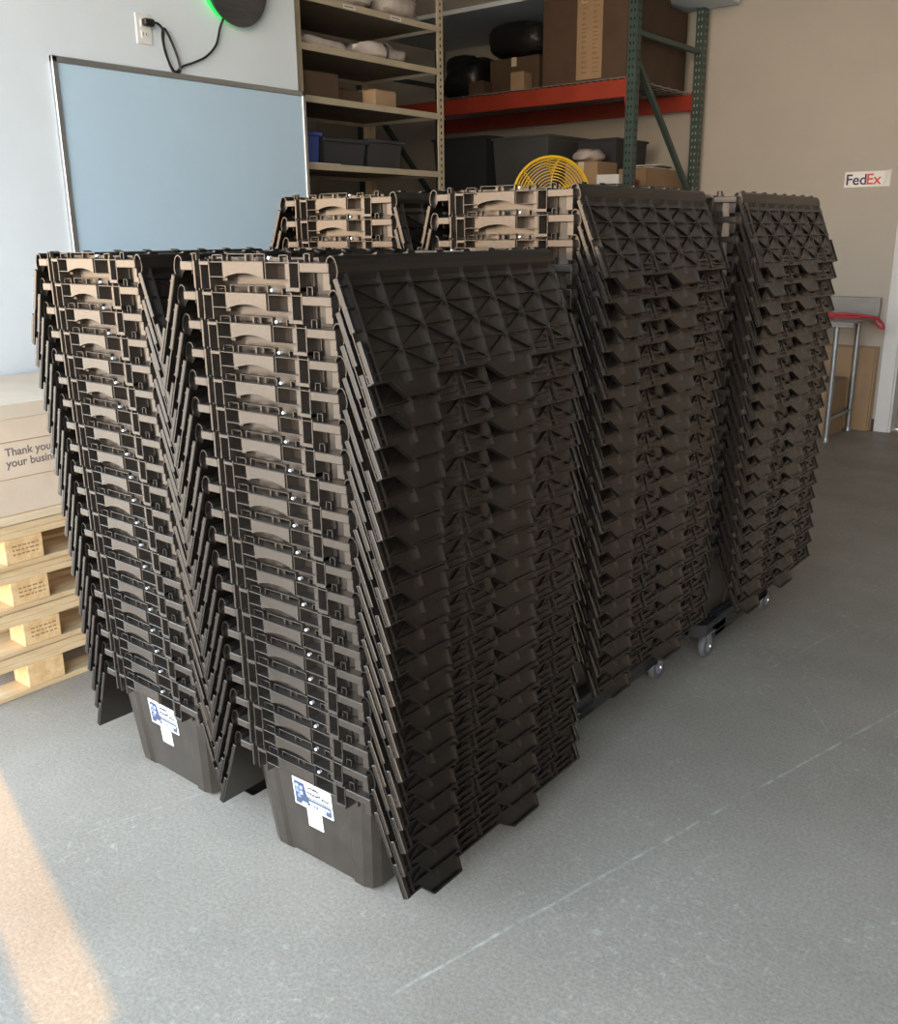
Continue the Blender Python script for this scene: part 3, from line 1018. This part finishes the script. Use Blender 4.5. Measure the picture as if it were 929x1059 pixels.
def lumpy(name, label, cat, c, sx, sy, sz, material, seed, strap=None, group=None):
    """slumped bag: squashed, creased blob resting on its shelf"""
    rr = random.Random(seed)
    nu, nv = 28, 14
    ph = [(rr.uniform(0, 6.28), rr.uniform(1.5, 5), rr.uniform(1, 5)) for _ in range(7)]
    vs = []
    for j in range(nv + 1):
        th = math.pi * j / nv
        for i in range(nu):
            a = 2 * math.pi * i / nu
            k = 1 + sum(0.045 * math.sin(p + f * a + g * th) for p, f, g in ph)
            ct_, st_ = math.cos(a), math.sin(a)
            e = lambda q: math.copysign(abs(q) ** 0.62, q)
            x = e(ct_) * math.sin(th) ** 0.7 * sx * k
            y = e(st_) * math.sin(th) ** 0.7 * sy * k
            z = e(math.cos(th)) * sz * (k if math.cos(th) > 0 else 1)
            vs.append((x, y, max(z, -sz) + sz))
    fs = []
    for j in range(nv):
        for i in range(nu):
            fs.append((j * nu + i, j * nu + (i + 1) % nu, (j + 1) * nu + (i + 1) % nu, (j + 1) * nu + i))
    b = MB()
    b.add(vs, fs)
    if strap is None:
        return tag(b.build(name, material, None, True, c), label, cat, group)
    t_ = thing(name, label, cat, c, 0, group)
    b.build('bag', material, t_, True)
    ring = []
    for i in range(24):
        a = 2 * math.pi * i / 24
        e = lambda q: math.copysign(abs(q) ** 0.7, q)
        ring.append((e(math.cos(a)) * sx * 1.03, strap, sz + e(math.sin(a)) * sz * 1.03))
    MB().tube(ring, 0.006, 6, True).build('strap', 'strap_black', t_, True)
    return t_


lumpy('plastic_bag', 'clear bag of pale pads on the shelf at the picture top, left', 'bag', (-3.97, 3.98, 2.622), 0.16, 0.22, 0.06, 'bag_film', 1, 0.15)
lumpy('plastic_bag', 'clear bag of pale pads on the shelf at the picture top, by the post', 'bag', (-3.97, 4.40, 2.622), 0.16, 0.20, 0.075, 'bag_film', 2)
lumpy('plastic_bag', 'flat clear bag of folded cloth on the second visible shelf, beside the wall', 'bag', (-3.97, 3.81, 2.397), 0.15, 0.19, 0.036, 'bag_film', 3)
lumpy('plastic_bag', 'puffy clear bag with black strap on the second visible shelf, by the post', 'bag', (-3.97, 4.30, 2.397), 0.15, 0.19, 0.052, 'bag_film', 4, -0.03)


def carton(name, label, cat, x0, x1, y0, y1, z0, h, material='cardboard', tape=True, group=None, rz=0.0, tapeaxis='x'):
    cx_, cy_ = (x0 + x1) / 2, (y0 + y1) / 2
    t_ = thing(name, label, cat, (cx_, cy_, z0), rz, group)
    a, b_ = (x1 - x0) / 2, (y1 - y0) / 2
    MB().cbox(-a, a, -b_, b_, 0, h, 0.004).build('body', material, t_)
    f = MB()
    f.cbox(-a + 0.001, -0.0015, -b_ + 0.001, b_ - 0.001, h, h + 0.003, 0.001)
    f.cbox(0.0015, a - 0.001, -b_ + 0.001, b_ - 0.001, h, h + 0.003, 0.001)
    f.build('flaps', material, t_)
    if tape:
        tp = MB()
        tp.box(-0.025, 0.025, -b_ - 0.0008, b_ + 0.0008, h + 0.003, h + 0.0038)
        for s in (-1, 1):
            ya, yb = sorted((s * b_, s * (b_ + 0.0008)))
            tp.box(-0.025, 0.025, ya, yb, h - 0.06, h + 0.003)
        tp.build('tape', 'packing_tape', t_)
    return t_


carton('carton', 'taller dim cardboard box on the third visible shelf, beside the wall', 'carton', -4.10, -3.80, 3.58, 3.86, 2.158, 0.125, 'cardboard_shaded')
carton('carton', 'flat dim cardboard box on the third visible shelf, in the middle', 'carton', -4.12, -3.86, 3.88, 4.10, 2.158, 0.075, 'cardboard_shaded')
carton('carton', 'small brown cardboard box on the third visible shelf, nearest the post', 'carton', -4.05, -3.78, 4.115, 4.29, 2.158, 0.082, 'cardboard')


def bin_(name, label, x0, x1, y0, y1, z0, h, material, group=None):
    t_ = thing(name, label, 'bin', ((x0 + x1) / 2, (y0 + y1) / 2, z0), 0, group)
    a, b_ = (x1 - x0) / 2, (y1 - y0) / 2
    m_ = MB()
    k = 0.92
    w_ = 0.004
    m_.add([(-a * k, -b_ * k, 0), (a * k, -b_ * k, 0), (a * k, b_ * k, 0), (-a * k, b_ * k, 0), (-a, -b_, h), (a, -b_, h), (a, b_, h), (-a, b_, h),
            (-a + w_, -b_ + w_, h), (a - w_, -b_ + w_, h), (a - w_, b_ - w_, h), (-a + w_, b_ - w_, h),
            (-a * k + w_, -b_ * k + w_, w_), (a * k - w_, -b_ * k + w_, w_), (a * k - w_, b_ * k - w_, w_), (-a * k + w_, b_ * k - w_, w_)],
           [(0, 3, 2, 1), (0, 1, 5, 4), (1, 2, 6, 5), (2, 3, 7, 6), (3, 0, 4, 7), (4, 5, 9, 8), (5, 6, 10, 9), (6, 7, 11, 10), (7, 4, 8, 11),
            (8, 9, 13, 12), (9, 10, 14, 13), (10, 11, 15, 14), (11, 8, 12, 15), (12, 13, 14, 15)])
    m_.build('body', material, t_)
    r = MB()
    o_ = 0.012
    r.cbox(-a - o_, a + o_, -b_ - o_, -b_, h - 0.018, h, 0.002)
    r.cbox(-a - o_, a + o_, b_, b_ + o_, h - 0.018, h, 0.002)
    r.cbox(-a - o_, -a, -b_, b_, h - 0.018, h, 0.002)
    r.cbox(a, a + o_, -b_, b_, h - 0.018, h, 0.002)
    r.build('rim', material, t_)
    return t_


bin_('parts_bin', 'blue plastic bin on the fourth visible shelf, beside the wall', -4.10, -3.80, 3.58, 3.70, 1.838, 0.155, 'bin_blue')
bin_('parts_bin', 'dark grey plastic bin on the fourth visible shelf, in the middle', -4.15, -3.80, 3.73, 4.05, 1.838, 0.135, 'bin_dark')
bin_('parts_bin', 'dark grey plastic bin with bail on the fourth visible shelf, by the post', -4.15, -3.80, 4.08, 4.35, 1.838, 0.150, 'bin_dark')
bin_('parts_bin', 'dark plastic bin at the back of the fourth visible shelf', -4.33, -4.18, 3.62, 4.30, 1.838, 0.19, 'bin_dark')
pp = MB()
pp.prism([(-3.90, 3.575), (-3.752, 3.585), (-3.752, 3.80), (-3.86, 3.77)], 1.838, 1.841)
tag(pp.build('paper_sheet', 'paper_white'), 'white paper lying on the front edge of the fourth visible shelf', 'paper')
for i in range(3):
    y0 = 3.56 + i * 0.262
    carton('carton', ['pale carton on the lowest visible shelf, beside the wall', 'pale carton on the lowest visible shelf, between two others', 'pale carton on the lowest visible shelf, nearest the post'][i], 'carton',
           -4.15, -3.78, y0, y0 + 0.252, 1.50, 0.178, 'cardboard_pale', False, 'pale cartons on the lowest visible shelf')

# ------------------------------------------------------------------ pallet rack by the back wall
RXR, RF, RB = -3.46, 6.43, 7.50
rk = thing('pallet_rack', 'green pallet rack with red beams against the back wall', 'rack', (0, 0, 0))
RL = RXR - 2.60
for ux in (RXR, RL):
    for vy in (RF, RB):
        u = MB()
        u.cbox(ux - 0.035, ux + 0.035, vy - 0.035, vy + 0.035, 0.004, 3.12, 0.004)
        u.cbox(ux - 0.06, ux + 0.06, vy - 0.05, vy + 0.05, 0, 0.006, 0.001)
        po = u.build('upright', 'rack_green', rk)
        if ux == RXR:
            hh = MB()
            for i in range(38):
                zz = 1.2 + i * 0.0508
                for q in (-0.014, 0.014):
                    hh.box(ux + 0.0352, ux + 0.0356, vy + q - 0.004, vy + q + 0.004, zz, zz + 0.018)
                hh.box(ux - 0.018, ux - 0.008, vy - 0.0357, vy - 0.0352, zz, zz + 0.018)
                hh.box(ux + 0.008, ux + 0.018, vy - 0.0357, vy - 0.0352, zz, zz + 0.018)
            hh.build('slot_holes', 'wire_deck' if vy == RB else 'hole_dark', po)['kind'] = 'stuff'
    for z in (0.25, 1.75, 2.81):
        MB().cbox(ux - 0.018, ux + 0.018, RF + 0.035, RB - 0.035, z - 0.018, z + 0.018, 0.003).build('brace', 'rack_green', rk)
    MB().bar((ux, RF + 0.04, 2.64), (ux, RB - 0.10, 1.80), 0.036).build('diagonal_brace', 'rack_green', rk)
    MB().bar((ux, RF + 0.04, 0.30), (ux, RB - 0.04, 1.20), 0.036).build('diagonal_brace', 'rack_green', rk)
for z in (0.60, 1.80, 2.515):
    for vy, s in ((RF, -1), (RB, 1)):
        b_ = MB().cbox(RL + 0.036, RXR - 0.036, vy - 0.022, vy + 0.022, z - 0.118, z, 0.004).build('beam', 'rack_red', rk)
        for ux in (RL + 0.040, RXR - 0.040):
            MB().cbox(ux - 0.004, ux + 0.004, vy - 0.03, vy + 0.03, z - 0.17, z + 0.02, 0.001).build('end_plate', 'rack_red', b_)
    w_ = MB()
    if z < 3:
        n = 46
        for i in range(n):
            x = RL + 0.06 + i * (RXR - RL - 0.12) / (n - 1)
            w_.bar((x, RF - 0.018, z + 0.005), (x, RB + 0.018, z + 0.005), 0.005)
        for i in range(9):
            y = RF - 0.015 + i * (RB - RF + 0.03) / 8
            w_.bar((RL + 0.05, y, z + 0.010), (RXR - 0.05, y, z + 0.010), 0.005)
        w_.build('wire_decking', 'wire_deck', rk)
tag(MB().cbox(-6.1, -3.19, 6.39, 7.55, 3.121, 3.155, 0.003).build('white_board_sheet', 'wall_white'), 'white board lying across the top of the green rack uprights', 'board')
ZU, ZL = 2.528, 1.813
bc = carton('tall_carton', 'tall brown carton with vertical printing on the red rack beams', 'carton', -4.235, -3.53, 6.46, 7.10, ZU, 0.585, 'cardboard_shaded')
rr = random.Random(5)
for c_, w_ in ((-0.02, 0.05), (0.07, 0.06)):
    pr = MB()
    z = 0.06
    while z < 0.55:
        hh = rr.uniform(0.016, 0.034)
        pr.box(c_, c_ + w_ * rr.uniform(.5, 1), -0.3212, -0.3202, z, z + hh * 0.55)
        z += hh + 0.006
    pr.build('print_column', 'ink_stamp', bc)['kind'] = 'stuff'
MB().box(-0.06, 0.15, -0.3204, -0.3200, 0.02, 0.58).build('print_panel', 'cardboard', bc)
carton('carton', 'brown carton behind the tall carton near the green upright', 'carton', -3.86, -3.56, 7.12, 7.46, ZU, 0.56, 'cardboard_shaded', False)
carton('carton', 'brown carton under the black sack on the red rack beams', 'carton', -4.82, -4.36, 6.60, 7.20, ZU, 0.26, 'cardboard_shaded')
lumpy('black_sack', 'black plastic sack piled on a carton high on the rack', 'sack', (-4.60, 6.85, ZU + 0.264), 0.27, 0.28, 0.135, 'bag_black', 11)
carton('carton', 'small orange-brown box at the front edge of the red rack beam', 'carton', -4.52, -4.40, 6.45, 6.57, ZU, 0.13, 'cardboard', False)
carton('carton', 'small dark box at the left of the red rack beam', 'carton', -4.92, -4.78, 6.45, 6.57, ZU, 0.10, 'cardboard_shaded', False)
lumpy('black_sack', 'dark slumped sack at the far left of the red rack beam', 'sack', (-5.15, 6.85, ZU), 0.20, 0.28, 0.17, 'bag_black', 12)
bin_('storage_bin', 'large grey plastic bin on the lower rack level behind the fan', -4.69, -4.17, 6.46, 7.10, ZL, 0.39, 'bin_grey')
bin_('storage_bin', 'dark plastic bin on the lower rack level, left of the grey bin', -5.30, -4.75, 6.46, 7.10, ZL, 0.42, 'bin_dark')
bin_('storage_bin', 'dark flat bin on the lower rack level, right of the grey bin', -4.12, -3.78, 6.80, 7.30, ZL, 0.36, 'bin_dark')
carton('carton', 'brown carton under the loose papers on the lower rack level', 'carton', -4.02, -3.74, 6.46, 6.76, ZL, 0.17, 'cardboard')
carton('carton', 'low brown carton between the green uprights on the lower rack level', 'carton', -3.755, -3.52, 6.80, 7.45, ZL, 0.13, 'cardboard', False)
tag(MB().prism([(-3.72, 6.42), (-3.56, 6.46), (-3.58, 6.60), (-3.73, 6.58)], ZL + 0.01, ZL + 0.075).build('paper_bundle', 'paper_white'), 'white wrapped bundle by the front green upright on the rack', 'paper')
for i, (a_, z_) in enumerate(((0.05, 0.136), (-0.12, 0.160), (0.2, 0.150))):
    o = MB().cbox(-0.10, 0.10, -0.15, 0.15, 0, 0.009, 0.001).build('paper_sheaf', ['paper_white', 'bin_dark', 'paper_white'][i], None, False, (-3.63, 7.05 + 0.03 * i, ZL + 0.1345 + 0.010 * i))
    o.rotation_euler = (0, 0, a_)
    tag(o, ['lowest white paper sheaf on the low carton between the uprights', 'dark folder between paper sheaves on the low carton', 'topmost white paper sheaf on the low carton between the uprights'][i], 'paper')
lumpy('pale_bag', 'pale crumpled bag on the rack beside the brown carton', 'bag', (-3.90, 6.61, ZL + 0.178), 0.10, 0.12, 0.045, 'bag_film', 15)
lumpy('red_cloth', 'dark red cloth lying at the front of the lower rack level', 'cloth', (-3.60, 6.69, ZL + 0.01), 0.07, 0.07, 0.02, 'rope_red', 16)

# ------------------------------------------------------------------ yellow pedestal fan
fx_, fy_, fz_ = -3.332, 5.2, 1.695
fan = thing('pedestal_fan', 'yellow wire-caged pedestal fan behind the stacks', 'fan', (fx_, fy_, 0), R(38))
FR = 0.232
cage = MB()


def circ(r, y, n=40):
    return [(r * math.cos(2 * math.pi * i / n), y, fz_ + r * math.sin(2 * math.pi * i / n)) for i in range(n)]


MB().tube(circ(FR, -0.02), 0.009, 8, True).tube(circ(FR, 0.04), 0.007, 8, True).build('cage_ring', 'fan_yellow', fan, True)
for k in range(1, 13):
    r = FR * (1 - k / 13.5)
    cage.tube(circ(r, -0.02 - 0.085 * math.sqrt(1 - (r / FR) ** 2), 32), 0.0026, 5, True)
    cage.tube(circ(r, 0.04 + 0.06 * math.sqrt(1 - (r / FR) ** 2), 32), 0.0026, 5, True)
for k in range(6):
    a = 2 * math.pi * k / 6 + 0.3
    for s, y0, d in ((-1, -0.02, 0.085), (1, 0.04, 0.06)):
        cage.tube([(FR * q * math.cos(a + 0.5 * (1 - q)), y0 + s * d * math.sqrt(max(0, 1 - q * q)), fz_ + FR * q * math.sin(a + 0.5 * (1 - q))) for q in [1 - i / 10 for i in range(10)]], 0.0035, 5)
    cage.bar((FR * math.cos(a), -0.02, fz_ + FR * math.sin(a)), (FR * math.cos(a), 0.04, fz_ + FR * math.sin(a)), 0.008)
cage.build('cage', 'fan_yellow', fan, True)
for k in range(3):
    a0 = 2 * math.pi * k / 3
    vs = []
    for i in range(6):
        q = 0.04 + 0.155 * i / 5
        for j, (da, dy) in enumerate(((-0.45, -0.02), (0.0, 0.0), (0.45, 0.025))):
            a = a0 + da * (0.6 + 0.5 * math.sin(math.pi * i / 5))
            vs.append((q * math.cos(a), dy + 0.01, fz_ + q * math.sin(a)))
    n0 = len(vs)
    vs2 = vs + [(x, y + 0.003, z) for x, y, z in vs]
    fs = []
    for i in range(5):
        for j in range(2):
            a = i * 3 + j
            fs += [(a, a + 1, a + 4, a + 3), (a + n0 + 3, a + n0 + 4, a + n0 + 1, a + n0)]
    for i in range(5):
        fs += [(i * 3, i * 3 + 3, i * 3 + 3 + n0, i * 3 + n0), (i * 3 + 2, i * 3 + 2 + n0, i * 3 + 5 + n0, i * 3 + 5)]
    bl = MB()
    bl.add(vs2, fs)
    bl.build('blade', 'fan_motor', fan, True)
MB().lathe([(0.03, -0.03), (0.045, -0.02), (0.045, 0.03)], 18, 'y', (0, 0, fz_)).build('hub', 'fan_motor', fan, True)
MB().lathe([(0.05, 0.09), (0.07, 0.10), (0.07, 0.20), (0.05, 0.23)], 20, 'y', (0, 0, fz_)).build('motor', 'fan_motor', fan, True)
MB().tube([(0, 0.15, fz_ - 0.06), (0, 0.15, 0.04)], 0.019, 12).build('pole', 'fan_motor', fan, True)
MB().lathe([(0.23, 0.0), (0.23, 0.015), (0.10, 0.035), (0.03, 0.06)], 28, 'z', (0, 0.15, 0)).build('base', 'fan_motor', fan, True)

# ------------------------------------------------------------------ FedEx pouch on the back wall
fd = thing('wall_sign', 'clear plastic FedEx pouch sign taped on the beige back wall', 'sign', (-2.145, BY, 1.838), 0)
MB().cbox(-0.165, 0.155, -0.004, 0.0, -0.058, 0.050, 0.001).build('pouch', 'film_clear', fd)
lr = MB()
lr.add([(0.112, -0.005, -0.052), (0.150, -0.007, -0.040), (0.162, -0.014, 0.055), (0.122, -0.006, 0.052)], [(0, 1, 2, 3)])
lr.add([(0.112, -0.004, -0.052), (0.150, -0.006, -0.040), (0.162, -0.013, 0.055), (0.122, -0.005, 0.052)], [(3, 2, 1, 0)])
lr.build('loose_corner', 'film_clear', fd)
me_fed = text_mesh('purple_lettering', 'Fed', 0.104, 'fedex_purple', 0.0006, 0.0016)
obj('purple_lettering', me_fed, fd, (-0.156, -0.0052, -0.040), (R(90), 0, 0))
fed_w = max(v.co.x for v in me_fed.vertices)
obj('orange_lettering', text_mesh('orange_lettering', 'Ex', 0.104, 'fedex_orange', 0.0006, 0.0016), fd, (-0.156 + fed_w - 0.003, -0.0052, -0.040), (R(90), 0, 0))

# ------------------------------------------------------------------ steel table with the red rope
tb = thing('steel_table', 'stainless steel work table with backsplash against the back wall', 'table', (0, 0, 0))
TX0, TX1, TY0, TY1, TZ = -3.20, -1.945, 6.93, 7.56, 0.865
top = MB()
top.cbox(TX0, TX1, TY0, TY1, TZ - 0.018, TZ, 0.003)
top.cbox(TX0, TX1, TY0, TY0 + 0.012, TZ - 0.038, TZ - 0.015, 0.003)
top.build('tabletop', 'steel', tb)
MB().cbox(TX0, TX1, TY1 - 0.018, TY1, TZ, TZ + 0.135, 0.003).build('backsplash', 'steel', tb)
for x in (TX0 + 0.08, TX1 - 0.125):
    for y in (TY0 + 0.05, TY1 - 0.06):
        MB().tube([(x, y, 0.02), (x, y, TZ - 0.018)], 0.019, 12).build('leg', 'galv_pipe', tb, True)
        MB().lathe([(0.024, 0.0), (0.024, 0.012), (0.019, 0.03)], 12, 'z', (x, y, 0)).build('foot', 'galv_pipe', tb, True)
    MB().tube([(x, TY0 + 0.05, 0.16), (x, TY1 - 0.06, 0.16)], 0.012, 10).build('side_rail', 'galv_pipe', tb, True)
MB().tube([(TX0 + 0.08, TY1 - 0.06, 0.16), (TX1 - 0.125, TY1 - 0.06, 0.16)], 0.012, 10).build('rear_rail', 'galv_pipe', tb, True)
rp = []
for i in range(90):
    t_ = i / 89
    x = -2.42 + 0.50 * t_
    if t_ < 0.55:
        k = t_ / 0.55
        rp.append((-2.36 + 0.10 * math.sin(k * 19) + 0.10 * k, 7.18 + 0.07 * math.cos(k * 17), TZ + 0.012 + 0.035 * abs(math.sin(k * 9))))
    else:
        k = (t_ - 0.55) / 0.45
        rp.append((-2.26 + 0.33 * k, 7.12 + 0.16 * k, TZ + 0.014 + 0.02 * math.sin(k * 3.1)))
rope2 = [(-1.93, 7.28, TZ + 0.014), (-1.905, 7.32, TZ + 0.005), (-1.875, 7.36, TZ - 0.03), (-1.862, 7.38, TZ - 0.068), (-1.880, 7.38, TZ - 0.075), (-1.915, 7.36, TZ - 0.04), (-1.930, 7.33, TZ + 0.004), (-1.95, 7.30, TZ + 0.012), (-2.10, 7.22, TZ + 0.012), (-2.25, 7.16, TZ + 0.014)]
tag(MB().tube(rp + smooth_path(rope2, 4), 0.0095, 6).build('red_rope', 'rope_red', None, True), 'red rope tangled on the steel table with a loop hanging off', 'rope')
# cardboard under the table
for i in range(4):
    x1 = -1.925 - 0.004 * i
    o = MB().cbox(-0.40, 0.0, -0.006, 0.006, 0, 0.635 - 0.004 * i, 0.001).build('cardboard_sheet', 'cardboard', None, False, (x1 - 0.03 * (i % 2) * 0.3, BY - 0.022 - 0.0135 * i, 0.004))
    o.rotation_euler = (R(-0.8), 0, 0)
    tag(o, ['cardboard sheet leaning flat on the wall behind the table', 'second leaning cardboard sheet out from the wall behind the table', 'third leaning cardboard sheet out from the wall behind the table', 'outermost cardboard sheet leaning on the wall behind the table'][i], 'cardboard', 'leaning cardboard sheets')
carton('carton', 'large brown carton standing under the steel table', 'carton', -2.52, -2.10, 7.08, 7.46, 0.0, 0.41, 'cardboard', False)
lumpy('pale_bag', 'small crumpled clear bag on the carton under the table', 'bag', (-2.22, 7.16, 0.414), 0.06, 0.06, 0.03, 'bag_film', 21)
